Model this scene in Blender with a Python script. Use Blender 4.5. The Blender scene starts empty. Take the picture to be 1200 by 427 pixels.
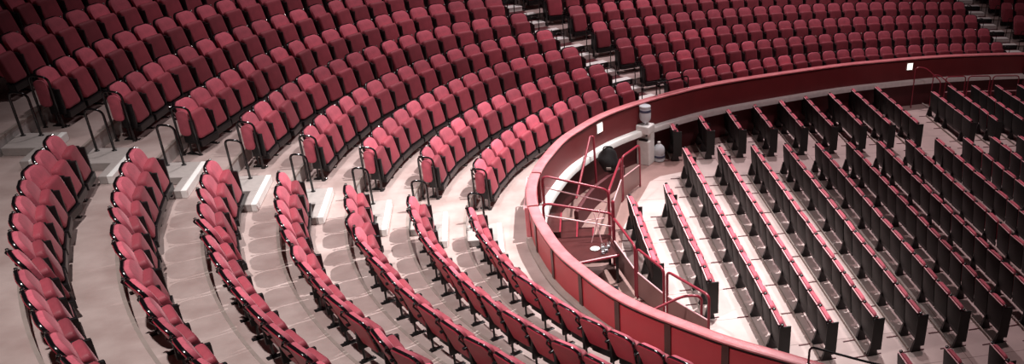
import bpy, bmesh, math, random
from mathutils import Vector, Matrix
random.seed(7)
sc = bpy.context.scene
COL = sc.collection
PI = math.pi

# ------------------------------------------------------------------ setting out
EA, EB = 18.918, 9.994            # arena barrier: half axes of its plan
D1, PITCH = 1.033, 0.858          # first seat row outside the barrier, row spacing
ZROW1, RISE = 0.836, 0.2486       # floor of the first terrace, rise per row
RIM_Z = 1.5
AV = Vector((-17.542, -15.941, 8.676))

# ------------------------------------------------------------------ materials
def new_mat(name):
    m = bpy.data.materials.new(name); m.use_nodes = True
    nt = m.node_tree; return m, nt, nt.nodes['Principled BSDF']
def mat(name, rgb, rough=.6, metal=0, noise=0, scale=8, var=0, bump=0, sheen=0, spec=None, rgb2=None, bscale=None, detail=4):
    m, nt, b = new_mat(name)
    b.inputs['Roughness'].default_value = rough
    b.inputs['Metallic'].default_value = metal
    if spec is not None: b.inputs['Specular IOR Level'].default_value = spec
    if sheen:
        b.inputs['Sheen Weight'].default_value = sheen
        b.inputs['Sheen Tint'].default_value = (1, .55, .6, 1); b.inputs['Sheen Roughness'].default_value = .4
    col = None
    tc = nt.nodes.new('ShaderNodeTexCoord')
    if noise:
        n = nt.nodes.new('ShaderNodeTexNoise'); n.inputs['Scale'].default_value = scale; n.inputs['Detail'].default_value = detail
        nt.links.new(tc.outputs['Object'], n.inputs['Vector'])
        mr = nt.nodes.new('ShaderNodeMapRange'); mr.inputs['From Min'].default_value = .3; mr.inputs['From Max'].default_value = .7
        nt.links.new(n.outputs['Fac'], mr.inputs['Value'])
        mx = nt.nodes.new('ShaderNodeMix'); mx.data_type = 'RGBA'
        c2 = rgb2 or tuple(c * (1 - noise) for c in rgb)
        mx.inputs['A'].default_value = (*rgb, 1); mx.inputs['B'].default_value = (*c2, 1)
        nt.links.new(mr.outputs['Result'], mx.inputs['Factor']); col = mx.outputs['Result']
    if var:
        oi = nt.nodes.new('ShaderNodeObjectInfo')
        mr = nt.nodes.new('ShaderNodeMapRange'); mr.inputs['To Min'].default_value = 1 - var; mr.inputs['To Max'].default_value = 1 + var * .6
        nt.links.new(oi.outputs['Random'], mr.inputs['Value'])
        hs = nt.nodes.new('ShaderNodeHueSaturation'); nt.links.new(mr.outputs['Result'], hs.inputs['Value'])
        if col: nt.links.new(col, hs.inputs['Color'])
        else: hs.inputs['Color'].default_value = (*rgb, 1)
        col = hs.outputs['Color']
    if col: nt.links.new(col, b.inputs['Base Color'])
    else: b.inputs['Base Color'].default_value = (*rgb, 1)
    if bump:
        n2 = nt.nodes.new('ShaderNodeTexNoise'); n2.inputs['Scale'].default_value = bscale or scale * 5
        nt.links.new(tc.outputs['Object'], n2.inputs['Vector'])
        bp = nt.nodes.new('ShaderNodeBump'); bp.inputs['Strength'].default_value = bump; bp.inputs['Distance'].default_value = .01
        nt.links.new(n2.outputs['Fac'], bp.inputs['Height']); nt.links.new(bp.outputs['Normal'], b.inputs['Normal'])
    return m

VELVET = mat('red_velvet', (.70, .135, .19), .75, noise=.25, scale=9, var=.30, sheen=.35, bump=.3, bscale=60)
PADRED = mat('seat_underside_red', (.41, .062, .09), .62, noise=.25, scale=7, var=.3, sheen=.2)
BACKRED = mat('seat_rear_panel', (.62, .05, .09), .42, noise=.2, scale=4, var=.12)
BLACK = mat('black_metal', (.008, .007, .008), .35, spec=.5)
GLOSSBLK = mat('black_gloss_edge', (.006, .005, .006), .16, spec=.7)
CHROME = mat('polished_metal', (.75, .73, .72), .2, metal=1)
ARENABLK = mat('black_green_fabric', (.008, .011, .010), .6, noise=.4, scale=14, var=.3)
TRIMPINK = mat('pale_pink_piping', (.78, .45, .47), .45)
RIMMAT = mat('barrier_cap_leather', (.74, .27, .29), .34, noise=.2, scale=5, rgb2=(.62, .17, .19), bump=.25, bscale=40, detail=8)
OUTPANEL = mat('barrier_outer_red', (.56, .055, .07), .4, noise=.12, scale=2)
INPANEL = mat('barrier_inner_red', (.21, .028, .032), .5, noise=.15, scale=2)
PILAS = mat('pilaster_brown', (.10, .035, .03), .4, noise=.3, scale=4)
WHITE = mat('white_paint', (.93, .915, .89), .5, noise=.12, scale=8)
FLOOR = mat('terrace_carpet', (.51, .40, .375), .85, noise=.1, scale=2.2, rgb2=(.37, .265, .245), bump=.25, bscale=90, detail=8)
KERB = mat('grey_kerb', (.36, .29, .26), .6, noise=.2, scale=5)
RISERM = mat('riser_pale', (.60, .56, .54), .8, noise=.2, scale=4)
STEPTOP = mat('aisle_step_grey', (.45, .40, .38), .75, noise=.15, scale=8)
NOSING = mat('white_nosing', (.95, .93, .90), .4)
RAILRED = mat('rail_dark_red', (.30, .03, .05), .3, noise=.1, scale=6)
PANELBR = mat('rail_panel_brown', (.26, .13, .12), .35, noise=.2, scale=3)
WELLRED = mat('well_dark_red', (.085, .02, .02), .35, noise=.35, scale=4)
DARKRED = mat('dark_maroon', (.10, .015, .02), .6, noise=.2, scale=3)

# arena floor: pale panels with fine dark joints, laid square to the seat rows
def floor_panels():
    m, nt, b = new_mat('arena_floor_panels')
    tc = nt.nodes.new('ShaderNodeTexCoord'); mp = nt.nodes.new('ShaderNodeMapping')
    mp.inputs['Rotation'].default_value = (0, 0, math.radians(-5.6)); nt.links.new(tc.outputs['Object'], mp.inputs['Vector'])
    br = nt.nodes.new('ShaderNodeTexBrick'); br.offset = 0
    br.inputs['Scale'].default_value = 1; br.inputs['Brick Width'].default_value = 2.4; br.inputs['Row Height'].default_value = 1.02
    br.inputs['Mortar Size'].default_value = .006; br.inputs['Color1'].default_value = (.60, .47, .445, 1)
    br.inputs['Color2'].default_value = (.55, .42, .395, 1); br.inputs['Mortar'].default_value = (.22, .13, .12, 1)
    nt.links.new(mp.outputs['Vector'], br.inputs['Vector'])
    n = nt.nodes.new('ShaderNodeTexNoise'); n.inputs['Scale'].default_value = 1.3; n.inputs['Detail'].default_value = 8
    nt.links.new(tc.outputs['Object'], n.inputs['Vector'])
    mr = nt.nodes.new('ShaderNodeMapRange'); mr.inputs['From Min'].default_value = .35; mr.inputs['From Max'].default_value = .7
    mr.inputs['To Min'].default_value = 1.06; mr.inputs['To Max'].default_value = .82; nt.links.new(n.outputs['Fac'], mr.inputs['Value'])
    hs = nt.nodes.new('ShaderNodeHueSaturation'); nt.links.new(br.outputs['Color'], hs.inputs['Color']); nt.links.new(mr.outputs['Result'], hs.inputs['Value'])
    nt.links.new(hs.outputs['Color'], b.inputs['Base Color']); b.inputs['Roughness'].default_value = .6
    return m
AFLOOR = floor_panels()
WALK = mat('arena_walkway', (.34, .20, .18), .6, noise=.25, scale=2, detail=8)
def glass_mat(name, rgb, alpha_mix=.5):
    m, nt, b = new_mat(name); b.inputs['Base Color'].default_value = (*rgb, 1); b.inputs['Roughness'].default_value = .08
    b.inputs['Transmission Weight'].default_value = alpha_mix; b.inputs['IOR'].default_value = 1.2
    return m
WATER = glass_mat('water_bottle_plastic', (.88, .93, .97), .35)
GLASS = glass_mat('clear_glass', (.95, .95, .95), .9)
def emis(name, rgb, s):
    m, nt, b = new_mat(name); b.inputs['Base Color'].default_value = (*rgb, 1)
    b.inputs['Emission Color'].default_value = (*rgb, 1); b.inputs['Emission Strength'].default_value = s; return m
LAMP = emis('lit_sign', (1, .97, .88), 1.6)

# ------------------------------------------------------------------ helpers
def obj(name, bm, m, parent=None, smooth=False):
    me = bpy.data.meshes.new(name)
    bmesh.ops.recalc_face_normals(bm, faces=bm.faces)
    if smooth:
        for f in bm.faces: f.smooth = True
    bm.to_mesh(me); bm.free()
    if smooth:
        try: me.set_sharp_from_angle(angle=math.radians(40))
        except Exception: pass
    for mm in (m if isinstance(m, (list, tuple)) else [m]): me.materials.append(mm)
    o = bpy.data.objects.new(name, me); COL.objects.link(o)
    if parent: o.parent = parent
    return o
def empty(name, loc=(0, 0, 0), rz=0):
    o = bpy.data.objects.new(name, None); COL.objects.link(o); o.location = loc; o.rotation_euler = (0, 0, rz)
    o.empty_display_size = .1; return o
def tag(o, label=None, cat=None, group=None, kind=None):
    if label: o['label'] = label
    if cat: o['category'] = cat
    if group: o['group'] = group
    if kind: o['kind'] = kind
    return o
def box(bm, x0, x1, y0, y1, z0, z1, bevel=0, M=None, mi=0):
    vs = [bm.verts.new((x, y, z)) for x in (x0, x1) for y in (y0, y1) for z in (z0, z1)]
    fs = [bm.faces.new([vs[i] for i in f]) for f in ((0, 1, 3, 2), (4, 6, 7, 5), (0, 4, 5, 1), (2, 3, 7, 6), (0, 2, 6, 4), (1, 5, 7, 3))]
    for f in fs: f.material_index = mi
    geom = vs
    if bevel:
        r = bmesh.ops.bevel(bm, geom=list({e for v in vs for e in v.link_edges}), offset=bevel, segments=2, affect='EDGES', profile=.6)
        geom = list({v for f in r['faces'] for v in f.verts} | {v for v in vs if v.is_valid})
    if M: bmesh.ops.transform(bm, matrix=M, verts=geom)
    return bm
def tube(bm, pts, r, seg=8, caps=True):
    pts = [Vector(p) for p in pts]; rings = []
    n = len(pts); up = None
    for i, p in enumerate(pts):
        t = (pts[min(i + 1, n - 1)] - pts[max(i - 1, 0)]).normalized()
        if up is None: up = Vector((0, 0, 1)) if abs(t.z) < .9 else Vector((1, 0, 0))
        u = (up - t * up.dot(t)).normalized(); up = u; w = t.cross(u)
        rr = r[i] if isinstance(r, (list, tuple)) else r
        rings.append([bm.verts.new(p + (u * math.cos(a) + w * math.sin(a)) * rr) for a in [2 * PI * k / seg for k in range(seg)]])
    for a, b in zip(rings, rings[1:]):
        for k in range(seg): bm.faces.new((a[k], a[(k + 1) % seg], b[(k + 1) % seg], b[k]))
    if caps: bm.faces.new(rings[0][::-1]); bm.faces.new(rings[-1])
    return bm
def bend(pts, rad=.07, n=5):
    """round the inner corners of a polyline"""
    P = [Vector(p) for p in pts]; out = [P[0]]
    for a, b, c in zip(P, P[1:], P[2:]):
        d1, d2 = (a - b), (c - b); r = min(rad, d1.length * .45, d2.length * .45)
        s, e = b + d1.normalized() * r, b + d2.normalized() * r
        for k in range(n + 1):
            t = k / n; out.append(s * (1 - t) ** 2 + b * 2 * t * (1 - t) + e * t * t)
    out.append(P[-1]); return out
def lathe(bm, prof, seg=16, loc=(0, 0, 0), M=None):
    rings = []
    for r, z in prof:
        rings.append([bm.verts.new((loc[0] + r * math.cos(2 * PI * k / seg), loc[1] + r * math.sin(2 * PI * k / seg), loc[2] + z)) for k in range(seg)])
    for a, b in zip(rings, rings[1:]):
        for k in range(seg): bm.faces.new((a[k], a[(k + 1) % seg], b[(k + 1) % seg], b[k]))
    bm.faces.new(rings[0][::-1]); bm.faces.new(rings[-1])
    if M: bmesh.ops.transform(bm, matrix=M, verts=[v for R in rings for v in R])
    return bm
def outline(wt, wb, h, rt, rb, n=5):
    """rounded trapezoid in XZ, z from 0 to h, wt / wb the top / bottom widths"""
    pts = []
    def arc(cx, cz, r, a0, a1):
        for k in range(n + 1):
            a = a0 + (a1 - a0) * k / n; pts.append((cx + r * math.cos(a), cz + r * math.sin(a)))
    arc(wt / 2 - rt, h - rt, rt, 0, PI / 2); arc(-wt / 2 + rt, h - rt, rt, PI / 2, PI)
    arc(-wb / 2 + rb, rb, rb, PI, 1.5 * PI); arc(wb / 2 - rb, rb, rb, 1.5 * PI, 2 * PI)
    return pts
def slab(bm, pts, layers, M=None, curve=0):
    """a cushion or panel: outline shrunk by `inset` at depth y for each (inset, y)"""
    cx = 0; cz = sum(p[1] for p in pts) / len(pts)
    hw = max(abs(p[0]) for p in pts); hz = max(abs(p[1] - cz) for p in pts)
    rings = []
    for ins, y in layers:
        R = []
        for x, z in pts:
            x2 = x * (1 - ins / hw); z2 = cz + (z - cz) * (1 - ins / hz)
            R.append(bm.verts.new((x2, y + curve * (x2 / hw) ** 2, z2)))
        rings.append(R)
    n = len(pts)
    for a, b in zip(rings, rings[1:]):
        for k in range(n): bm.faces.new((a[k], a[(k + 1) % n], b[(k + 1) % n], b[k]))
    bm.faces.new(rings[0][::-1]); bm.faces.new(rings[-1])
    if M: bmesh.ops.transform(bm, matrix=M, verts=[v for R in rings for v in R])
    return bm
def lerp(tab, x):
    if x <= tab[0][0]: return tab[0][1]
    for (a, u), (b, v) in zip(tab, tab[1:]):
        if x <= b:
            t = (x - a) / (b - a); t = t * t * (3 - 2 * t); return u + (v - u) * t
    return tab[-1][1]

# ------------------------------------------------------------------ plan curves
def deg(t): return math.degrees(t) % 360
RIMC = [(95, .05), (104, .07), (113, .06), (122, -.02), (133, -.09), (146, .03), (157, .09), (164, .03), (172, -.05), (189, -.055), (197, .01), (204, .08), (211, .02), (217, -.05), (230, -.05)]
R1 = [(105, .33), (140, .31), (147, .12), (158, 0)]
SL = [(105, .13), (120, .09), (140, .04), (147, .055), (160, 0)]
def plan(t, d):
    c, s = math.cos(t), math.sin(t); n = Vector((EB * c, EA * s)); n.normalize()
    return Vector((EA * c, EB * s)) + n * d
def bar(t, off=0): return plan(t, lerp(RIMC, deg(t)) + off)
def row(k, t, off=0):
    a = deg(t); return plan(t, D1 + (k - 1) * PITCH - lerp(R1, a) - (k - 1) * lerp(SL, a) + off)
def zf(k): return ZROW1 + (k - 1) * RISE
def sweep(bm, fn, prof, t0, t1, n, closed=True, mi=0):
    """fn(t, off) -> plan point; prof = [(off, z), ...]"""
    rings = []
    for i in range(n + 1):
        t = t0 + (t1 - t0) * i / n
        rings.append([bm.verts.new((*fn(t, o), z)) for o, z in prof])
    m = len(prof)
    for a, b in zip(rings, rings[1:]):
        for k in range(m if closed else m - 1):
            f = bm.faces.new((a[k], a[(k + 1) % m], b[(k + 1) % m], b[k])); f.material_index = mi
    if closed: bm.faces.new(rings[0]); bm.faces.new(rings[-1][::-1])
    return bm
R = math.radians
T0, T1 = R(93), R(232)

# ------------------------------------------------------------------ camera
cam = bpy.data.cameras.new('camera'); co = bpy.data.objects.new('camera', cam); COL.objects.link(co); sc.camera = co
pitch, roll, yaw, F = 0.488188, 0.115402, 1.250256, 1048.66
fwd = Vector((math.cos(yaw) * math.cos(pitch), math.sin(yaw) * math.cos(pitch), -math.sin(pitch)))
rt = Vector((math.sin(yaw), -math.cos(yaw), 0)); upv = rt.cross(fwd)
r2 = rt * math.cos(roll) + upv * math.sin(roll); u2 = -rt * math.sin(roll) + upv * math.cos(roll)
Mc = Matrix((r2, u2, -fwd)).transposed().to_4x4(); Mc.translation = AV; co.matrix_world = Mc
cam.sensor_width = 36; cam.lens = F / 1200 * 36; cam.shift_x = -419.05 / 1200; cam.shift_y = 87.16 / 1200; cam.clip_end = 200
def px(P):
    d = Vector(P) - AV; z = d.dot(fwd); return (1019.05 + F * d.dot(r2) / z, 300.66 - F * d.dot(u2) / z, z)
def in_frame(P, h=.85, m=14):
    xs = [px((P[0], P[1], P[2] + q)) for q in (0, h)]
    return any(-m < x < 1200 + m and -m < y < 427 + m for x, y, z in xs)

# ------------------------------------------------------------------ the building: floors and terraces
bm = bmesh.new(); vs = [bm.verts.new((*bar(T0 + (T1 - T0) * i / 120, .0), 0)) for i in range(121)]
vs += [bm.verts.new((*q, 0)) for q in ((-2, -14.2), (8, -14), (8, 14), (-2, 13))]
bm.faces.new(vs); o = obj('floor', bm, WALK); tag(o, kind='structure')
# the paler panelled floor that carries the seat rows
AR = R(5.6); UX = Vector((math.cos(AR), math.sin(AR))); VY = Vector((.1150, -.9934))
def ar(i, y):
    """point on seat row i of the arena at plan height y"""
    p = Vector((-15.84 + .795 * i, 3.55 + .070 * i)); return p + VY * ((p.y - y) / .9934)
bm = bmesh.new()
pp = [Vector((-16.75, 2.9)), Vector((-16.6, 3.45)), Vector((-16.35, 3.75)), Vector((-15.6, 4.1)), Vector((-15.0, 6.2)), Vector((-12.5, 7.9)), Vector((-8.4, 9.0)), Vector((-3.5, 9.4)), Vector((4, 9.4)), Vector((4, -9)), Vector((-9, -8.2)), Vector((-12.5, -6.6)), Vector((-14.6, -5.3)), Vector((-16.1, -3.7)), Vector((-16.55, -2.6)), Vector((-17.0, -1.45)), Vector((-17.32, .2)), Vector((-17.25, 1.2))]
top = [bm.verts.new((*p, .02)) for p in pp]; bot = [bm.verts.new((*p, .001)) for p in pp]
bm.faces.new(top)
for a in range(len(pp)): b = (a + 1) % len(pp); bm.faces.new((top[a], top[b], bot[b], bot[a]))
o = obj('floor', bm, AFLOOR); tag(o, kind='structure')
for k in range(1, 14):
    bm = bmesh.new()
    N = 150
    inner = (lambda t, o: bar(t, .07)) if k == 1 else (lambda t, o, k=k: row(k - 1, t, .05))
    prev = None
    for i in range(N + 1):
        t = T0 + (T1 - T0) * i / N
        a, b = inner(t, 0), row(k, t, .05)
        cur = [bm.verts.new((*a, zf(k) - RISE if k > 1 else .4)), bm.verts.new((*a, zf(k))), bm.verts.new((*b, zf(k)))]
        if prev:
            f = bm.faces.new((prev[0], prev[1], cur[1], cur[0])); f.material_index = 1
            bm.faces.new((prev[1], prev[2], cur[2], cur[1]))
        prev = cur
    tag(obj('floor', bm, [FLOOR, RISERM]), kind='structure')
    bm = bmesh.new()      # metal edge strip of the riser behind each row
    sweep(bm, lambda t, o, k=k: row(k, t, o), [(.035, zf(k) + RISE - .03), (.035, zf(k) + RISE + .006), (.075, zf(k) + RISE + .006), (.075, zf(k) + RISE - .03)], T0, T1, 150)
    tag(obj('trim_%d' % k, bm, KERB), kind='structure')

# ------------------------------------------------------------------ the barrier
B = empty('arena_barrier', (*bar(PI), 0)); tag(B, 'long curved red barrier with padded cap running round the sunken arena', 'barrier')
def bobj(name, prof, m, t0=T0, t1=T1, n=180, parent=B, off=(0, 0), smooth=True):
    bm = bmesh.new(); sweep(bm, lambda t, o: bar(t, o) - Vector(B.location[:2]) if parent is B else bar(t, o), prof, t0, t1, n)
    return obj(name, bm, m, parent, smooth)
GA, GB = R(176.2), R(185.0)       # the gate in the barrier, at the foot of the aisle
capprof = [(-.085, 1.455), (-.09, 1.462), (-.09, 1.486), (-.08, 1.496), (-.04, 1.50), (.04, 1.50), (.08, 1.496), (.09, 1.486), (.09, 1.462), (.085, 1.455)]
for nm, a, b in (('far', T0, GA), ('near', GB, T1)):
    n = int(180 * (b - a) / (T1 - T0))
    c = bobj('cap', capprof, RIMMAT, a, b, n)
    c['label'] = 'padded pinkish red cap'
    bobj('neck', [(-.045, 1.42), (-.045, 1.457), (.072, 1.457), (.072, 1.42)], BLACK, a, b, n)
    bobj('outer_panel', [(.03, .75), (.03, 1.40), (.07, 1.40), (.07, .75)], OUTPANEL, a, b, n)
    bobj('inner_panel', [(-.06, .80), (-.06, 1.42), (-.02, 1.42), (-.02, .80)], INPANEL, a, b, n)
bobj('white_ledge', [(-.03, .72), (-.21, .72), (-.21, .83), (-.20, .845), (-.03, .845)], WHITE)
bobj('lower_wall', [(-.05, 0), (-.05, .72), (.05, .72), (.05, 0)], DARKRED)
bobj('kerb', [(.07, .80), (.07, .90), (.15, .90), (.17, .88), (.17, .80)], KERB, GB, T1, 60)
bobj('kerb', [(.07, .80), (.07, .90), (.15, .90), (.17, .88), (.17, .80)], KERB, T0, GA, 120)
def bar_t(x=None, y=None, lo=T0, hi=T1):
    best = min((lo + (hi - lo) * i / 3000 for i in range(3001)), key=lambda t: abs((bar(t).x - x) if x is not None else (bar(t).y - y)))
    return best
t = GB + .028
acc = 0
tp = []
s = 0; last = bar(GB); nextd = .55
for i in range(1, 4000):
    t = GB + (T1 - GB) * i / 4000; p = bar(t); s += (p - last).length; last = p
    if s >= nextd: tp.append(t); nextd += .98
for t in tp:
    dt = .06 / 14
    bm = bmesh.new(); sweep(bm, lambda t, o: bar(t, o) - Vector(B.location[:2]), [(.065, .90), (.065, 1.44), (.088, 1.44), (.088, .90)], t - dt, t + dt, 1)
    obj('pilaster', bm, PILAS, B)
# gate leaf, standing slightly open on the stalls side
G = empty('barrier_gate', (*bar(PI), 0)); tag(G, 'red gate leaf in the barrier where the pale aisle steps end', 'gate')
def gobj(name, prof, m):
    bm = bmesh.new(); sweep(bm, lambda t, o: bar(t, o + .006) - Vector(G.location[:2]), prof, GA + .006, GB - .006, 14); return obj(name, bm, m, G, True)
gobj('cap', capprof, RIMMAT)
gobj('leaf', [(-.02, .86), (-.02, 1.45), (.04, 1.45), (.04, .86)], OUTPANEL)
bm = bmesh.new(); p = bar(GB - .01, .11) - Vector(G.location[:2]); box(bm, p.x - .035, p.x + .035, p.y - .05, p.y + .05, .88, 1.46, .012); obj('gate_post', bm, RIMMAT, G)
bm = bmesh.new(); p = bar(GA + .008, .10) - Vector(G.location[:2]); p2 = bar(GB - .02, .12) - Vector(G.location[:2])
tube(bm, bend([(p.x, p.y, 1.40), (p.x - .06, p.y, 1.42), (p2.x - .03, p2.y, 1.36), (p2.x, p2.y, 1.34)], .05), .015); obj('gate_bar', bm, TRIMPINK, G)

# small lit squares on the inner face of the barrier
for x, z, lab in ((-8.78, 1.26, 'small lit white square sign on the barrier at far right'), (-17.72, 1.27, 'small lit white square sign on the barrier near the black bag')):
    t = bar_t(x=x, hi=R(178)); t2 = t; p = bar(t, -.075); q = bar(t + .01, -.075); a = math.atan2(q.y - p.y, q.x - p.x)
    e = empty('exit_light', (p.x, p.y, z), a); tag(e, lab, 'sign', 'small lit signs on the barrier')
    bm = bmesh.new(); box(bm, -.11, .11, -.012, .012, -.11, .11, .006); obj('housing', bm, WHITE, e)
    bm = bmesh.new(); box(bm, -.095, .095, .0121, .018, -.095, .095, .002); box(bm, -.095, .095, -.018, -.0121, -.095, .095, .002); obj('lit_face', bm, LAMP, e)
    del e['group']

# ------------------------------------------------------------------ stall seat
def RX(a): return Matrix.Rotation(a, 4, 'X')
def Tr(x, y, z): return Matrix.Translation((x, y, z))
def build_stall_seat(arms=(-1,)):
    e = empty('stall_chair')
    TB = Tr(0, .165, .335) @ RX(R(17))          # reclined back; top edge comes to y = 0, z = .85
    bm = bmesh.new(); slab(bm, outline(.425, .40, .525, .13, .05), [(.03, .012), (.004, .02), (0, .045), (.012, .072), (.05, .085)], TB, curve=.02); obj('backrest', bm, VELVET, e, True)
    bm = bmesh.new(); slab(bm, outline(.475, .38, .54, .14, .03), [(.006, -.012), (0, -.006), (0, .014), (.006, .024)], TB, curve=.02); sh = obj('back_shell', bm, GLOSSBLK, e, True)
    bm = bmesh.new(); slab(bm, outline(.45, .355, .515, .13, .03), [(.008, -.022), (0, -.0125)], TB @ Tr(0, 0, .0125), curve=.02); obj('rear_panel', bm, BACKRED, sh, True)
    TS = Tr(0, .30, .245) @ RX(R(12))
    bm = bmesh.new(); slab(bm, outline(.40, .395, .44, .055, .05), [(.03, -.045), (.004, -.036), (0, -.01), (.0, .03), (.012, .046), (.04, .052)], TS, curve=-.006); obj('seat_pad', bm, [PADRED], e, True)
    bm = bmesh.new(); box(bm, -.235, .235, .0, .03, .0, .03, .006, Tr(0, .25, .24)); obj('hinge_bar', bm, BLACK, e)
    bm = bmesh.new(); box(bm, -.235, .235, .26, .36, .13, .235, .01); obj('under_frame_shade', bm, BLACK, e)  # black box: the row beam plus the shade under the seat, built as shape
    for s in arms:
        x = s * .26
        bm = bmesh.new(); box(bm, x - .02, x + .02, .04, .27, .585, .62, .01); a = obj('armrest', bm, BLACK, e)
        bm = bmesh.new(); box(bm, x - .022, x + .022, .13, .33, .20, .60, .01); obj('side_standard', bm, BLACK, e)
        bm = bmesh.new(); tube(bm, [(x, .18, .02), (x, .18, .30)], .015, 8); lg = obj('leg', bm, BLACK, e, True)
        bm = bmesh.new(); box(bm, x - .032, x + .032, .10, .31, 0, .016, .006); box(bm, x - .024, x + .024, .14, .22, .016, .04, .01); obj('foot', bm, BLACK, lg)
        bm = bmesh.new(); lathe(bm, [(.016, 0), (.016, .008), (.008, .014)], 8, (x, .285, .015)); obj('foot_bolt', bm, CHROME, lg)
        bm = bmesh.new(); tube(bm, bend([(x, .03, .80), (x, .0, .77), (x, .12, .58)], .03, 3), .012, 6); b_ = obj('shoulder_bracket', bm, GLOSSBLK, e)
        bm = bmesh.new(); lathe(bm, [(.017, 0), (.021, .007), (.014, .016)], 8, (x, .025, .80)); obj('bracket_cap', bm, CHROME, b_, True)
    return e
def children(o): return [c for c in COL.objects if c.parent is o]
class Proto:
    """a thing with its parts, copied object by object"""
    def __init__(s, root):
        s.root = root; s.kids = [(c, [g for g in children(c)]) for c in children(root)]; s.used = False
    def place(s, loc, rz, label=None, cat=None, group=None):
        if not s.used: s.used = True; r = s.root; jobs = []
        else:
            r = s.root.copy(); COL.objects.link(r)
            for c, gs in s.kids:
                d = c.copy(); COL.objects.link(d); d.parent = r
                for g in gs:
                    h = g.copy(); COL.objects.link(h); h.parent = d
        r.location = loc; r.rotation_euler = (0, 0, rz); tag(r, label, cat, group); return r
ONES = 'zeroth first second third fourth fifth sixth seventh eighth ninth tenth eleventh twelfth thirteenth fourteenth fifteenth sixteenth seventeenth eighteenth nineteenth twentieth'.split()
def ordw(n):
    if n <= 20: return ONES[n]
    if n < 30: return 'twenty-' + ONES[n - 20]
    if n == 30: return 'thirtieth'
    return 'thirty-' + ONES[n - 30]

def t_at(k, fn, lo, hi):
    return min((lo + (hi - lo) * i / 4000 for i in range(4001)), key=lambda t: abs(fn(row(k, t))))
def arc_points(k, ta, tb, pitch=.52, exact_end=True):
    n = 900; pts = [(ta + (tb - ta) * i / n) for i in range(n + 1)]; P = [row(k, t) for t in pts]
    cum = [0]
    for a, b in zip(P, P[1:]): cum.append(cum[-1] + (b - a).length)
    cnt = max(1, round(cum[-1] / pitch)); step = cum[-1] / cnt if exact_end else pitch
    out = []; j = 0
    for m in range(int(cum[-1] / step + 1e-6) + 1):
        s = m * step
        while j < n and cum[j + 1] < s - 1e-9: j += 1
        out.append(pts[min(j + (1 if j < n else 0), n)] if m else ta)
    return out
seats = []      # (depth, k, t, block, index, is_end)
NEAR_Y = [-1.36, -1.41, -1.49, -1.53, -1.64, -1.76, -1.90, -2.03, -2.16, -2.3, -2.4]
UP_Y = [.78, .76, .60, .52, .50, .50, .50, .45, .4, .4, .4, .4]
for k in range(1, 12):
    ta = t_at(k, lambda p: p.y - NEAR_Y[min(k - 1, 10)], R(178), R(200)); seats += [(k, t, 'near', i + 1) for i, t in enumerate(arc_points(k, ta, R(228), exact_end=False))]
    ta = t_at(k, lambda p: p.y - UP_Y[k - 1], R(165), R(185))
    tb = t_at(k, lambda p: p.x - (-17.15 - .60 * (k - 1)), R(125), R(165))
    seats += [(k, t, 'mid', i + 1) for i, t in enumerate(arc_points(k, ta, tb))]
    if k <= 8:
        ta = t_at(k, lambda p: p.x - (-15.89 - .585 * (k - 1)), R(115), R(160))
        tb = t_at(k, lambda p: p.x - (-5.45 - .21 * (k - 1)), R(95), R(120))
        seats += [(k, t, 'far', i + 1) for i, t in enumerate(arc_points(k, ta, tb))]
        ta = t_at(k, lambda p: p.x - (-3.6 - .21 * (k - 1)), R(90), R(112))
        seats += [(k, t, 'end', i + 1) for i, t in enumerate(arc_points(k, ta, R(90.5), exact_end=False))]
vis = []
for k, t, blk, i in seats:
    p = row(k, t)
    if in_frame((p.x, p.y, zf(k))): vis.append((px((p.x, p.y, zf(k)))[2], k, t, blk, i))
vis.sort()
print('STALL SEATS IN VIEW', len(vis))
BLK = {'near': 'nearest block', 'mid': 'middle block', 'far': 'far block', 'end': 'far right block'}
GRP = {'near': 'red stall seats in the nearest block', 'mid': 'red stall seats in the middle block', 'far': 'red stall seats in the far block', 'end': 'red stall seats in the far right block'}
FROM = {'near': 'the pale aisle steps', 'mid': 'the pale aisle steps', 'far': 'the dark far aisle', 'end': 'the right-hand aisle'}
one, two = Proto(build_stall_seat((-1,))), Proto(build_stall_seat((-1, 1)))
rest = []
def heading(fn, t, off=0):
    """rotation that turns local +Y towards the arena"""
    a, b = fn(t - .002), fn(t + .002); d = b - a
    n = Vector((d.y, -d.x)); c = -fn(t)
    if n.dot(c) < 0: n = -n
    return math.atan2(n.y, n.x) - PI / 2
for idx, (dp, k, t, blk, i) in enumerate(vis):
    p = row(k, t); h = heading(lambda q: row(k, q), t)
    rnd = random.Random(k * 1000 + i * 7 + len(blk)); j = rnd.gauss(0, R(2.2))
    if rnd.random() < .09: j += rnd.choice((-1, 1)) * R(9)
    if (blk, k, i) == ('near', 3, 3): j = R(-20)
    if idx >= 300: rest.append((p, zf(k), h + j, i == 1)); continue
    pr = two if i == 1 else one
    lab = 'red tip-up seat, %s from %s, %s row behind barrier, %s' % (ordw(i), FROM[blk], ordw(k), BLK[blk])
    pr.place((p.x, p.y, zf(k)), h + j, lab, 'seat', GRP[blk])
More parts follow.
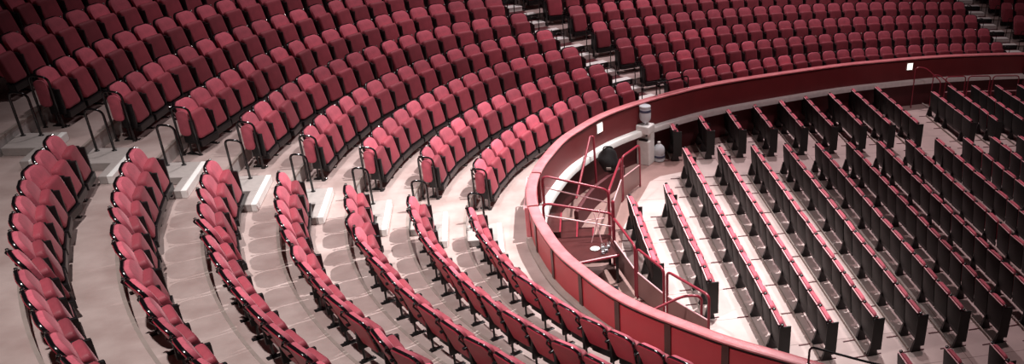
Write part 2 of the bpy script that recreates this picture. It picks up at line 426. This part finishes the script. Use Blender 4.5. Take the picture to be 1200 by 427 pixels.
if rest:
    bm = bmesh.new(); mats = []; 
    def add(o, M):
        me = o.data.copy(); me.transform(M); base = []
        for m in o.data.materials:
            if m not in mats: mats.append(m)
            base.append(mats.index(m))
        n0 = len(bm.faces); bm.from_mesh(me); bm.faces.ensure_lookup_table()
        for f in bm.faces[n0:]: f.material_index = base[f.material_index]
        bpy.data.meshes.remove(me)
    for p, z, h, _ in rest:
        M = Matrix.Translation((p.x, p.y, z)) @ Matrix.Rotation(h, 4, 'Z')
        for c, gs in one.kids:
            add(c, M)
            for g in gs: add(g, M)
    me = bpy.data.meshes.new('distant_stall_chairs'); bm.to_mesh(me); bm.free()
    for m in mats: me.materials.append(m)
    o = bpy.data.objects.new('distant_stall_chairs', me); COL.objects.link(o)
    tag(o, 'furthest red stall seats beyond the far dark stepped aisle', 'seats', kind='stuff')

# ------------------------------------------------------------------ aisle steps and hand rails
def step_block(kname, p, rz, depth, width, z, h, label, group, nd=.07, bodym=None):
    e = empty('aisle_step', (p.x, p.y, z), rz); tag(e, label, 'step', group)
    bm = bmesh.new(); box(bm, -width / 2, width / 2, 0, depth - nd, 0, h, .012); obj('step_body', bm, bodym or STEPTOP, e)
    bm = bmesh.new(); box(bm, -width / 2, width / 2, depth - nd, depth, h - .03, h + .004, .01); box(bm, -width / 2, width / 2, depth - nd, depth - .012, 0, h - .03, .004); n = obj('nosing', bm, NOSING, e); n['label'] = 'white step nosing'
    return e
for k in range(1, 11):
    # main aisle: straight, along the long axis; steps stand against each riser
    t = t_at(k, lambda p: p.y + .8, R(170), R(195)); h0 = heading(lambda q: row(k, q), t); p = row(k, t, .03)
    if in_frame((p.x, p.y, zf(k)), .2):
        e = empty('aisle_step', (p.x, p.y, zf(k)), h0); tag(e, 'grey aisle step with white nosing at the %s row from the barrier, main aisle' % ordw(k), 'step', 'steps of the main aisle')
        # local x runs along the row (+x towards the nearest block), y towards the arena
        sx = 1 if (Matrix.Rotation(h0, 2) @ Vector((1, 0))).y < 0 else -1
        xa, xm, xb = sorted((-.35 * sx, .26 * sx))[0], 0, 0
        lo, hi = sorted((-.36 * sx, .26 * sx)); bm = bmesh.new(); box(bm, lo, hi, 0, .50, 0, .125, .012)
        lo2, hi2 = sorted((.26 * sx, .78 * sx)); box(bm, lo2, hi2, .40, .50, 0, .125, .012); obj('step_body', bm, STEPTOP, e)
        lo3, hi3 = sorted((-.36 * sx, .78 * sx)); bm = bmesh.new(); box(bm, lo3, hi3, .50, .575, 0, .128, .012); n = obj('nosing', bm, NOSING, e); n['label'] = 'white step nosing'
def handrail(p, rz, z, label, group, w=.34, h=.86, r=.018):
    e = empty('aisle_handrail', (p.x, p.y, z), rz); tag(e, label, 'handrail', group)
    bm = bmesh.new(); tube(bm, bend([(0, 0, 0), (0, 0, h), (0, w, h - .03), (0, w, 0)], .09, 5), r, 8); obj('rail_tube', bm, GLOSSBLK, e, True)
    for y in (0, w):
        bm = bmesh.new(); lathe(bm, [(.035, 0), (.035, .006), (.02, .012)], 10, (0, y, 0)); obj('floor_flange', bm, BLACK, e)
    return e
for k in range(1, 10):
    y0 = UP_Y[k - 1] - .33
    t = t_at(k, lambda p: p.y - y0, R(160), R(195)); p = row(k, t, -.02); h = heading(lambda q: row(k, q), t)
    if in_frame((p.x, p.y, zf(k))):
        e = handrail(p, h, zf(k), 'black hooped rail with red pad beside the aisle end of the %s row, middle block' % ordw(k), 'black rails beside the middle block', w=.24, h=.84)
        bm = bmesh.new(); slab(bm, outline(.15, .15, .42, .06, .06), [(.02, -.03), (0, -.015), (0, .015), (.02, .03)], Tr(0, .12, .34) @ Matrix.Rotation(PI / 2, 4, 'Z')); obj('side_pad', bm, VELVET, e, True)
        t = t_at(k, lambda p: p.y + .56, R(160), R(198)); p = row(k, t, -.05); h = heading(lambda q: row(k, q), t)
        handrail(p, h, zf(k) + .125, 'black hooped rail standing in the main aisle by the %s row' % ordw(k), 'black rails in the main aisle', w=.22, h=.68)
def radial_aisle(name, L, Rr, kmax, word, group, w=.95, rails=True):
    for k in range(1, kmax):
        tl = t_at(k, lambda p: p.x - L(k), R(90), R(165)); tr = t_at(k, lambda p: p.x - Rr(k), R(88), R(165))
        tm = (tl + tr) / 2; h = heading(lambda q: row(k, q), tm)
        wid = (row(k, tl) - row(k, tr)).length - .80
        p = row(k, tm, .03)
        if not in_frame((p.x, p.y, zf(k)), .3, 30): continue
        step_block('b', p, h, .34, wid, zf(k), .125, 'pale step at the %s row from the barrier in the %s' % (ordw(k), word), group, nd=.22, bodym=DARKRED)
        e3 = empty('aisle_overlay', (*p, zf(k)), h); tag(e3, 'dark runner on the landing before the %s row in the %s' % (ordw(k), word), 'runner', group.replace('steps', 'overlays'))
        bm = bmesh.new(); box(bm, -wid / 2, wid / 2, .345, .60, 0, .012, .003); obj('overlay_slab', bm, DARKRED, e3)  # dark overlay that darkens the landing between the pale treads
        e2 = empty('aisle_step', (*row(k, tm, .03), zf(k) + RISE), h); tag(e2, 'thin white tread on the terrace edge behind the %s row in the %s' % (ordw(k), word), 'step', group)
        bm = bmesh.new(); box(bm, -wid / 2, wid / 2, -.20, .0, .007, .02, .004); obj('tread', bm, NOSING, e2)
        bm = bmesh.new(); box(bm, -wid / 2, wid / 2, .0, .012, -.12, .02, .002); obj('tread_lip', bm, BLACK, e2)
        if rails:
            for s, tt, side in ((1, tl, 'left'), (-1, tr, 'right')):
                d = (row(k, tm) - row(k, tt)).normalized(); q = row(k, tt, -.32) + d * .36
                handrail(q, h + PI, zf(k), 'thin black rail on the %s of the %s at the %s row' % (side, word, ordw(k)), group.replace('steps', 'rails'), w=.30, h=.78, r=.012)
radial_aisle('b', lambda k: -17.15 - .60 * (k - 1), lambda k: -15.89 - .585 * (k - 1), 8, 'far stepped aisle', 'steps of the far aisle')
radial_aisle('c', lambda k: -5.45 - .21 * (k - 1), lambda k: -3.6 - .21 * (k - 1), 7, 'top right aisle', 'steps of the top right aisle')

# guard rails standing on the barrier at the foot of the aisles
def guard(name, pts, label):
    p0 = Vector(pts[0]); e = empty('guard_rail', p0); tag(e, label, 'guard rail')
    bm = bmesh.new(); tube(bm, [q - p0 for q in bend(pts, .09, 5)], .017, 8); obj('rail_tube', bm, GLOSSBLK, e, True)
    for q in (pts[0], pts[-1]):
        bm = bmesh.new(); lathe(bm, [(.035, 0), (.035, .008), (.02, .014)], 10, Vector(q) - p0); obj('flange', bm, CHROME, e)
    return e
def bpt(x, off, z, side=1):
    t = bar_t(x=x, lo=T0 if side > 0 else R(190), hi=R(175) if side > 0 else T1); return (*bar(t, off), z)
guard('g', [bpt(-16.30, .05, 1.50), bpt(-16.30, .05, 1.80), bpt(-15.5, .05, 1.80), bpt(-15.5, .05, 1.50)], 'black hooped guard rail on the barrier cap at the foot of far aisle')
guard('g', [bpt(-14.95, .05, 1.50, -1), bpt(-14.95, .05, 1.80, -1), bpt(-14.3, .05, 1.80, -1), bpt(-13.6, .05, 1.80, -1), bpt(-13.6, .05, 1.50, -1)], 'black guard rail with white shine on barrier cap at bottom edge')

# ------------------------------------------------------------------ arena seats
def build_arena_seat(leg=True, end=0):
    e = empty('arena_chair')
    TB = Tr(0, .05, .27) @ RX(R(6))
    bm = bmesh.new(); slab(bm, outline(.485, .485, .50, .03, .02), [(.006, -.014), (0, -.008), (0, .010), (.004, .014)], TB); sh = obj('back_shell', bm, ARENABLK, e, True)
    bm = bmesh.new(); box(bm, -.236, .236, -.008, .012, .499, .508, .003, TB); obj('edge_piping', bm, TRIMPINK, sh)
    bm = bmesh.new(); slab(bm, outline(.415, .42, .455, .07, .05), [(.02, .014), (0, .022), (0, .06), (.012, .088), (.04, .098)], TB @ Tr(0, 0, .072)); obj('backrest', bm, VELVET, e, True)
    bm = bmesh.new(); slab(bm, outline(.43, .42, .38, .05, .05), [(.03, -.03), (0, -.02), (0, .03), (.03, .04)], Tr(0, .16, .28) @ RX(R(4))); obj('seat_pad', bm, PADRED, e, True)
    for s in ((-1,) if not end else (-1, 1) if end == 2 else (-1,)):
        bm = bmesh.new(); box(bm, s * .25 - .016, s * .25 + .016, .02, .16, .60, .64, .01); a = obj('armrest', bm, BLACK, e)
        bm = bmesh.new(); lathe(bm, [(.016, 0), (.028, .006), (.032, .02), (.026, .034), (.008, .042)], 8, (s * .25, .05, .752)); obj('corner_knob', bm, BLACK, e, True)
    if leg:
        for s in ((-1,) if end != 2 else (-1, 1)):
            x = s * .25
            bm = bmesh.new()
            lo = [(x - .03, -.05, 0), (x + .03, -.05, 0), (x + .03, .14, 0), (x - .03, .14, 0)]; hi = [(x - .015, .02, .30), (x + .015, .02, .30), (x + .015, .09, .30), (x - .015, .09, .30)]
            a = [bm.verts.new(q) for q in lo]; b = [bm.verts.new(q) for q in hi]
            for q in range(4): bm.faces.new((a[q], a[(q + 1) % 4], b[(q + 1) % 4], b[q]))
            bm.faces.new(a[::-1]); bm.faces.new(b); lg = obj('leg', bm, BLACK, e)
            bm = bmesh.new(); box(bm, x - .012, x + .012, -.28, .22, .0, .012, .003); obj('foot_bar', bm, DARKRED, lg)
    if end:
        s = 1 if end == 3 else -1 if end == 1 else 1
        for s2 in ((s,) if end != 2 else (1,)):
            bm = bmesh.new(); box(bm, s2 * .262 - .012, s2 * .262 + .012, .0, .20, .10, .74, .006); obj('end_panel', bm, ARENABLK, e)
    bm = bmesh.new(); box(bm, -.24, .24, .045, .075, .20, .29, .006); obj('beam', bm, BLACK, e)
    return e
PA, PB, PE = Proto(build_arena_seat(True)), Proto(build_arena_seat(False)), Proto(build_arena_seat(True, 2))
RZA = math.atan2(-VY.x, -VY.y) * -1     # placeholder, replaced below
front = Vector((-VY.y, VY.x)); RZA = math.atan2(front.y, front.x) - PI / 2     # seats face the stage
acount = 0
def arena_row(i, ya, yb, n, rowname, blockname, group):
    """n seats from the far end (plan y = ya) to the near end (yb)"""
    global acount
    a, b = ar(i, ya), ar(i, yb); d = (b - a).normalized(); L = (b - a).length; st = L / n; first = None; lastp = None
    for j in range(n):
        p = a + d * (st * (j + .5))
        if not in_frame((p.x, p.y, 0.02), .78): continue
        if first is None: first = p - d * st / 2
        lastp = p + d * st / 2
        if j in (0, n - 1): pr = PE
        else: pr = PA if j % 2 == 0 else PB
        rr = random.Random(i * 91 + j * 17 + n); 
        pr.place((p.x, p.y, .02), RZA + rr.gauss(0, R(1.2)), 'black-backed arena seat, %s from far end of %s, %s' % (ordw(j + 1), rowname, blockname), 'seat', group); acount += 1
    if first is not None and (lastp - first).length > .9:
        m = (first + lastp) / 2; e = empty('row_lit_strip', (m.x, m.y, .02), RZA); hl = (lastp - first).length / 2
        tag(e, 'brown strip imitating floor light under %s of arena seats, %s' % (rowname, blockname), 'strip', 'strips imitating floor light under the arena rows')
        bm = bmesh.new(); box(bm, -hl + .05, hl - .05, -.076, -.058, .014, .05, .004); obj('board', bm, KERB, e)  # added strip, its tone imitates the floor edge lit from under the seats
        bm = bmesh.new(); box(bm, -hl + .05, hl - .05, -.078, -.056, .0505, .056, .002); obj('top_edge', bm, KERB, e)
arena_row(-2, 1.05, -1.75, 6, 'first row from the railing', 'short block', 'arena seats in the short rows')
arena_row(-1, 1.62, -2.5, 8, 'second row from the railing', 'short block', 'arena seats in the short rows')
for i in range(0, 13):
    arena_row(i, 3.62 + .07 * i, -4.02 + .035 * i, 15, '%s row from left' % ordw(i + 1), 'middle arena block', 'arena seats in the middle block')
U = {0: 2, 1: 2, 2: 3, 3: 4, 4: 5, 5: 5, 6: 5, 7: 6, 8: 6, 10: 5, 11: 6, 12: 6, 13: 6, 14: 6}
for i, n in U.items():
    ye = 4.69 + .072 * i; arena_row(i, ye + n * .505, ye, n, '%s row from left' % ordw(i + 1), 'back arena block', 'arena seats in the back block')
for i in range(2, 9):
    arena_row(i, -5.02 + .03 * i, -5.02 - 2.02 + .03 * i, 4, '%s row from left' % ordw(i + 1), 'front arena block', 'arena seats in the front block')
print('ARENA SEATS', acount)

# ------------------------------------------------------------------ railings of the stairwell
def frame_rail(pts2, z0, ztop, label, group=None, mid=.52, panel=True, r=.024, m=None):
    """an inverted U frame over two plan points with a middle rail and a panel below it"""
    a, b = Vector(pts2[0]), Vector(pts2[1]); e = empty('railing_frame', (a.x, a.y, z0)); tag(e, label, 'railing', group)
    d = b - a; h = ztop - z0
    bm = bmesh.new(); tube(bm, bend([(0, 0, 0), (0, 0, h), (d.x, d.y, h), (d.x, d.y, 0)], .11, 6), r, 10); obj('frame_tube', bm, m or RAILRED, e, True)
    if mid:
        u = d.normalized()
        bm = bmesh.new(); tube(bm, [(u.x * r, u.y * r, mid * h), (d.x - u.x * r, d.y - u.y * r, mid * h)], .013, 8); obj('middle_rail', bm, TRIMPINK, e, True)
        if panel:
            n = Vector((-u.y, u.x)) * .006; bm = bmesh.new()
            q = [Vector((u.x * .03, u.y * .03)), d - u * .03]
            vs = [bm.verts.new((*(q[i] + n * s), z)) for s in (-1, 1) for i in (0, 1) for z in (.06, mid * h - .015)]
            for f in ((0, 1, 3, 2), (4, 6, 7, 5), (0, 4, 5, 1), (2, 3, 7, 6), (0, 2, 6, 4), (1, 5, 7, 3)): bm.faces.new([vs[i] for i in f])
            obj('lower_panel', bm, PANELBR, e)
    return e
GR = 'red tubular frames round the stairwell'
frame_rail([(-17.46, -.42), (-17.12, -1.58)], .02, 1.03, 'dark red tubular frame from the tall post to its first neighbour', GR)
frame_rail([(-17.09, -1.66), (-16.68, -2.46)], .02, 1.03, 'dark red tubular frame, middle of the three beside the short seat rows', GR)
frame_rail([(-16.63, -2.52), (-16.02, -3.38)], .02, 1.03, 'dark red tubular frame nearest the viewer, with brownish lower panel', GR)
frame_rail([(-17.22, 2.50), (-16.83, 3.20)], .02, 1.03, 'dark red tubular frame in front of the white water cooler', GR)
frame_rail([(-17.52, .78), (-17.25, 2.42)], .02, 1.03, 'dark red tubular frame between tall post and the cooler frame', GR)
# low hooped rail of the lower steps
e = empty('stair_rail', (-16.95, -3.0, .02)); tag(e, 'low dark red hooped rail crossing behind the barrier cap near the frames', 'handrail')
bm = bmesh.new(); tube(bm, bend([(-.1, -.15, 0), (-.1, -.15, .58), (.55, .0, .80), (.85, -.02, .80), (.85, -.02, 0)], .14, 6), .024, 10); obj('rail_tube', bm, RAILRED, e, True)
# the two hand rails of the stair that runs from the gate down to the arena
def stair_rail(y, zl, zr, x0, x1, label):
    e = empty('stair_rail', (x0, y, .02)); tag(e, label, 'handrail', 'hand rails of the gate stair')
    d = x1 - x0
    bm = bmesh.new(); tube(bm, bend([(0, 0, .55), (0, 0, zl), (d, 0, zr), (d, 0, 0)], .13, 6), .024, 10); obj('rail_tube', bm, RAILRED, e, True)
    bm = bmesh.new(); tube(bm, [(.02, 0, zl - .25), (d - .02, 0, zr - .27)], .014, 8); obj('middle_rail', bm, TRIMPINK, e, True)
stair_rail(.62, 1.42, 1.10, -18.72, -17.53, 'far dark red hand rail of the short stair behind the gate')
stair_rail(-.30, 1.28, 1.03, -18.68, -17.46, 'near dark red hand rail of the short stair behind the gate')
e = empty('stair_rail', (-17.46, -.36, .02)); tag(e, 'tall dark red post standing between the stair rails and frames', 'post')
bm = bmesh.new(); tube(bm, [(0, 0, 0), (0, 0, 1.30)], .032, 10); obj('post_tube', bm, RAILRED, e, True)
bm = bmesh.new(); lathe(bm, [(.036, 1.28), (.036, 1.30), (.02, 1.325)], 10); obj('post_cap', bm, RAILRED, e, True)
e.name = 'rail_post'
# steps
e = empty('gate_stair', (-18.1, .16, 0)); tag(e, 'dark red flight of steps between two hand rails below the gate', 'stairs')
for q in range(4):
    bm = bmesh.new(); x = -.60 + q * .29; box(bm, x, x + .29, -.42, .42, .001, .68 - q * .17, .01); st = obj('step', bm, WELLRED, e)
    bm = bmesh.new(); box(bm, x + .265, x + .294, -.42, .42, .665 - q * .17, .685 - q * .17, .004); obj('step_edge', bm, RAILRED, st)
# far hand rail leaning up by the barrier
e = empty('stair_rail', (-18.15, 2.15, .02)); tag(e, 'dark red sloping hand rail against the barrier beside the black bag', 'handrail')
bm = bmesh.new(); tube(bm, bend([(-.02, -.40, .40), (.29, .80, 1.30), (.36, .80, 1.30), (.38, .72, 0)], .10, 6), .024, 10); obj('rail_tube', bm, RAILRED, e, True)
# low dark partition
bm = bmesh.new()
tt = [bar_t(y=y, lo=R(150), hi=R(178)) for y in (3.75, 1.2)]
def part_fn(t, o): return bar(t, o) - Vector((-18.0, 2.5))
sweep(bm, part_fn, [(-.62, 0), (-.62, .44), (-.58, .46), (-.54, .44), (-.54, 0)], tt[0], tt[1], 14)
e = empty('stairwell_partition', (-18.0, 2.5, .005)); tag(e, 'low dark red partition wall curving inside the barrier under the bag', 'partition'); obj('partition_panel', bm, DARKRED, e)
# black bag
e = empty('black_bag', (-17.50, 3.05, .47)); tag(e, 'crumpled black bag lying on the low partition beside the barrier', 'bag')
bm = bmesh.new(); bmesh.ops.create_icosphere(bm, subdivisions=4, radius=.25)
rb = random.Random(3); ph = [rb.uniform(0, 6) for _ in range(9)]
for v in bm.verts:
    x, y, z = v.co; f = 1 + .10 * math.sin(14 * x + ph[0]) * math.sin(11 * y + ph[1]) + .08 * math.sin(19 * z + ph[2] + 5 * x) + .05 * math.sin(31 * y + ph[3])
    v.co = Vector((x * f * (.80 + .5 * z), y * f * (.6 + .3 * x), max(-.24, z * f * 1.25) + .24))
BAGM = mat('black_bag_cloth', (.012, .011, .012), .6, bump=.5, scale=10); obj('bag_body', bm, BAGM, e, True)
bm = bmesh.new(); tube(bm, bend([(-.10, .0, .42), (-.10, -.05, .60), (.10, -.05, .60), (.10, 0, .42)], .08, 5), .014, 8); obj('bag_strap', bm, BAGM, e, True)
bm = bmesh.new(); box(bm, -.05, .05, -.195, -.17, .10, .16, .01); obj('bag_buckle', bm, KERB, e)
# the deck beside the stair with crockery on it
DZ = .62
e = empty('service_counter', (-17.9, -.95, 0)); tag(e, 'dark red counter in the stairwell between barrier and railing frames', 'counter')
bm = bmesh.new()
def dk(y, off): t = bar_t(y=y, lo=R(180), hi=R(205)); return bar(t, off) - Vector((-17.9, -.95))
inn = [dk(y, -.24) for y in (-.42, -.8, -1.2, -1.5)]; out = [dk(y, -1.33) for y in (-.42, -.8, -1.2, -1.42)]
poly = inn + out[::-1]
for z0, z1, mm in ((DZ - .03, DZ, None),):
    a = [bm.verts.new((*q, z1)) for q in poly]; b = [bm.verts.new((*q, z0)) for q in poly]; bm.faces.new(a); bm.faces.new(b[::-1])
    for i in range(len(poly)): j = (i + 1) % len(poly); bm.faces.new((a[i], a[j], b[j], b[i]))
obj('counter_top', bm, WELLRED, e)
bm = bmesh.new(); a, b = inn[-1], out[-1]; tube(bm, [(a.x, a.y - .02, DZ - .03), (b.x, b.y - .02, DZ - .03)], .03, 8); obj('front_rail', bm, RAILRED, e, True)
for q in (inn[0], inn[-1], out[0], out[-1]):
    q = q * .93; bm = bmesh.new(); box(bm, q.x - .025, q.x + .025, q.y - .025, q.y + .025, .001, DZ - .03, .005); obj('leg', bm, BLACK, e)
def glassware(x, y, lab):
    g = empty('drinking_glass', (x, y, DZ)); tag(g, lab, 'glass', 'drinking glasses on the counter')
    bm = bmesh.new(); lathe(bm, [(.028, 0), (.036, .11), (.033, .11), (.025, .008)], 12); obj('glass_body', bm, GLASS, g, True)
    bm = bmesh.new(); lathe(bm, [(.0245, .009), (.029, .05), (.001, .051)], 12); obj('glass_water', bm, WATER, g, True)
for x, y, lab in ((-17.66, -.88, 'clear drinking glass beside the white plate on the dark counter'), (-17.60, -1.0, 'clear drinking glass nearest the front rail of the dark counter'), (-17.56, -.84, 'clear drinking glass closest to the railing post on dark counter'), (-17.66, -1.06, 'clear drinking glass in front of the plate on the dark counter')):
    glassware(x, y, lab)
e = empty('white_plate', (-17.80, -.88, DZ)); tag(e, 'round white plate lying on the dark red counter', 'plate')
bm = bmesh.new(); lathe(bm, [(.04, 0), (.05, .004), (.085, .014), (.085, .018), (.05, .009), (.001, .007)], 20); obj('plate_dish', bm, WHITE, e, True)
bm = bmesh.new(); lathe(bm, [(.03, .009), (.033, .03), (.03, .03), (.001, .012)], 14); obj('plate_bowl', bm, WHITE, e, True)
# slim folding stand by the stair
e = empty('folding_stand', (-17.78, -.56, DZ)); tag(e, 'slim pale folding stand with crossed rods near the stair rail', 'stand')
for nm, a, b in (('rod', (-.08, -.05, 0), (.10, .10, .62)), ('rod', (.10, -.06, 0), (-.02, .05, .56)), ('rod', (-.18, .02, .42), (.16, .06, .44))):
    bm = bmesh.new(); tube(bm, [a, b], .010, 6); obj(nm, bm, TRIMPINK, e)
# dark box with papers below the counter's front
e = empty('equipment_box', (-17.62, -1.85, .02)); tag(e, 'dark equipment box with pale papers behind the barrier cap', 'box')
bm = bmesh.new(); box(bm, -.2, .2, -.14, .14, 0, .3, .015); obj('box_body', bm, BLACK, e)
bm = bmesh.new(); box(bm, -.12, .1, -.1, .08, .3005, .306, .001, Matrix.Rotation(.3, 4, 'Z')); obj('paper_sheet', bm, WHITE, e)

# ------------------------------------------------------------------ water cooler and spare bottle
e = empty('water_cooler', (-16.63, 4.62, .001), R(-28)); tag(e, 'white water cooler with an upturned clear bottle against the barrier', 'water cooler')
bm = bmesh.new(); box(bm, -.155, .155, -.16, .16, 0, .60, .02); obj('cabinet', bm, WHITE, e)
bm = bmesh.new(); box(bm, -.155, .155, -.04, .16, .605, .78, .01); obj('tap_recess', bm, WHITE, e)
bm = bmesh.new(); box(bm, -.165, .165, -.17, .165, .78, .98, .03); obj('hood', bm, WHITE, e)
bm = bmesh.new(); box(bm, -.10, .10, -.15, -.06, .605, .63, .005); obj('drip_tray', bm, BLACK, e)
for s in (-.06, .06):
    bm = bmesh.new(); box(bm, s - .015, s + .015, -.10, -.04, .70, .74, .006); obj('tap', bm, BLACK, e)
def bottle(loc, flip, parent, label=None):
    prof = [(.10, 0), (.132, .015), (.134, .06), (.128, .075), (.134, .09), (.134, .16), (.127, .175), (.134, .19), (.134, .30), (.120, .36), (.07, .41), (.035, .44), (.032, .48), (.02, .485)]
    M = Matrix.Translation(loc) @ (Matrix.Rotation(PI, 4, 'X') if flip else Matrix.Identity(4))
    bm = bmesh.new(); lathe(bm, prof, 20, (0, 0, 0), M); b = obj('bottle_body', bm, WATER, parent, True)
    BLUE = bpy.data.materials.get('bottle_label_dark') or mat('bottle_label_dark', (.05, .06, .12), .4)
    bm = bmesh.new(); z0 = .10; lathe(bm, [(.1345, z0), (.1355, z0 + .01), (.1355, z0 + .05), (.1345, z0 + .06)], 20, (0, 0, 0), M); obj('bottle_band', bm, BLUE, parent, True)
    bm = bmesh.new(); lathe(bm, [(.036, .455), (.038, .46), (.038, .487), (.034, .49)], 14, (0, 0, 0), M); obj('bottle_cap', bm, WHITE, parent, True)
wb = empty('water_bottle', (-16.63, 4.62, .95)); tag(wb, 'upturned clear water bottle sitting on top of the white cooler', 'bottle'); bottle((0, 0, .50), True, wb)
wb = empty('water_bottle', (-16.31, 4.74, .001)); tag(wb, 'clear refill water bottle standing on the floor beside the cooler', 'bottle'); bottle((0, 0, 0), False, wb)

# ------------------------------------------------------------------ railings on the far right of the arena
GF = 'dark railing frames at the far side of the arena'
frame_rail([(-7.62, 8.62), (-6.95, 8.72)], .02, 1.02, 'dark railing frame below the white ledge, leftmost of three at far right', GF, panel=False, r=.018)
frame_rail([(-6.85, 8.73), (-6.1, 8.80)], .02, 1.02, 'dark railing frame below the white ledge, middle of three at far right', GF, panel=False, r=.018)
frame_rail([(-6.0, 8.81), (-5.1, 8.88)], .02, 1.02, 'dark railing frame below the white ledge, rightmost at the picture edge', GF, panel=False, r=.018)
e = empty('stair_rail', (-8.62, 8.65, .02)); tag(e, 'dark hooped hand rail under the lit sign at far right', 'handrail')
bm = bmesh.new(); tube(bm, bend([(0, 0, 0), (0, 0, 1.27), (.30, -.05, 1.27), (.72, -.35, .95), (.72, -.35, 0)], .12, 6), .018, 8); obj('rail_tube', bm, RAILRED, e, True)
e = empty('stair_rail', (-8.0, 8.72, .02)); tag(e, 'dark sloping hand rail left of the far right railing frames', 'handrail')
bm = bmesh.new(); tube(bm, bend([(0, 0, 0), (0, 0, 1.02), (.18, -.02, 1.02), (.62, -.25, .72), (.62, -.25, 0)], .12, 6), .018, 8); obj('rail_tube', bm, RAILRED, e, True)
e = empty('floor_step_edge', (-7.98, 8.6, .02)); tag(e, 'white step edge on the dark floor near the far hand rails', 'step')
d = Vector((.30, -.9)); bm = bmesh.new(); tube(bm, [(-.15, .45, .02), (.15, -.45, .02)], .022, 6); obj('edge_strip', bm, NOSING, e)
bm = bmesh.new(); box(bm, -.03, .03, -.45, .45, -.02, .004, .004, Matrix.Rotation(.32, 4, 'Z')); obj('edge_base', bm, DARKRED, e)
# post at the picture's right edge and dark end pier of the barrier
p = bar(bar_t(x=-4.55, hi=R(120)), -.12)
e = empty('barrier_pier', (p.x, p.y, 0)); tag(e, 'dark upright pier in the barrier at the right edge of the picture', 'pier')
bm = bmesh.new(); box(bm, -.07, .07, -.08, .08, .001, 1.53, .012); obj('pier_shaft', bm, DARKRED, e)
bm = bmesh.new(); box(bm, -.09, .09, -.1, .1, 1.531, 1.57, .012); obj('pier_cap', bm, RIMMAT, e)
e = empty('floor_stand', (-10.15, -4.45, .02)); tag(e, 'thin black upright stand on the arena floor at lower right edge', 'stand')
bm = bmesh.new(); tube(bm, [(0, 0, .02), (0, 0, .80)], .014, 8); obj('stand_pole', bm, BLACK, e)
bm = bmesh.new(); lathe(bm, [(.13, 0), (.13, .012), (.03, .025)], 16); obj('stand_base', bm, BLACK, e)
bm = bmesh.new(); box(bm, -.05, .05, -.02, .02, .77, .84, .006); obj('stand_head', bm, WHITE, e)

# ------------------------------------------------------------------ light
def spot(name, loc, target, energy, size, blend, radius=.25, color=(1, 1, 1)):
    l = bpy.data.lights.new(name, 'SPOT'); l.energy = energy; l.spot_size = R(size); l.spot_blend = blend; l.shadow_soft_size = radius; l.color = color
    o = bpy.data.objects.new(name, l); COL.objects.link(o); o.location = loc
    o.rotation_euler = (Vector(target) - Vector(loc)).to_track_quat('-Z', 'Y').to_euler(); return o
spot('stalls_spot', (-23, -7.5, 15.5), (-20.4, -3.8, .8), 6800, 60, 1.0, .15, (1, .95, .93))
spot('arena_spot', (-13.2, 2.2, 16.5), (-18.1, -1.2, 0), 20000, 47, 1.0, .12, (1, .975, .96))
spot('far_block_spot', (-12.5, 11, 15), (-14, 7, 1.5), 5200, 100, 1.0, .3, (1, .84, .87))
spot('upper_block_spot', (-22.5, 5, 15), (-20.8, 2.6, 2), 2900, 66, 1.0, .3, (1, .90, .91))
spot('stage_wash', (-10.5, 0, 18), (-11, 2.5, 0), 3000, 96, 1.0, .3, (1, .76, .77))

w = bpy.data.worlds.new('world'); sc.world = w; w.use_nodes = True
w.node_tree.nodes['Background'].inputs['Color'].default_value = (1, .55, .58, 1); w.node_tree.nodes['Background'].inputs['Strength'].default_value = .008

vs_ = sc.view_settings; vs_.view_transform = 'Standard'; vs_.look = 'None'; vs_.exposure = .02; vs_.gamma = 1; vs_.use_curve_mapping = False
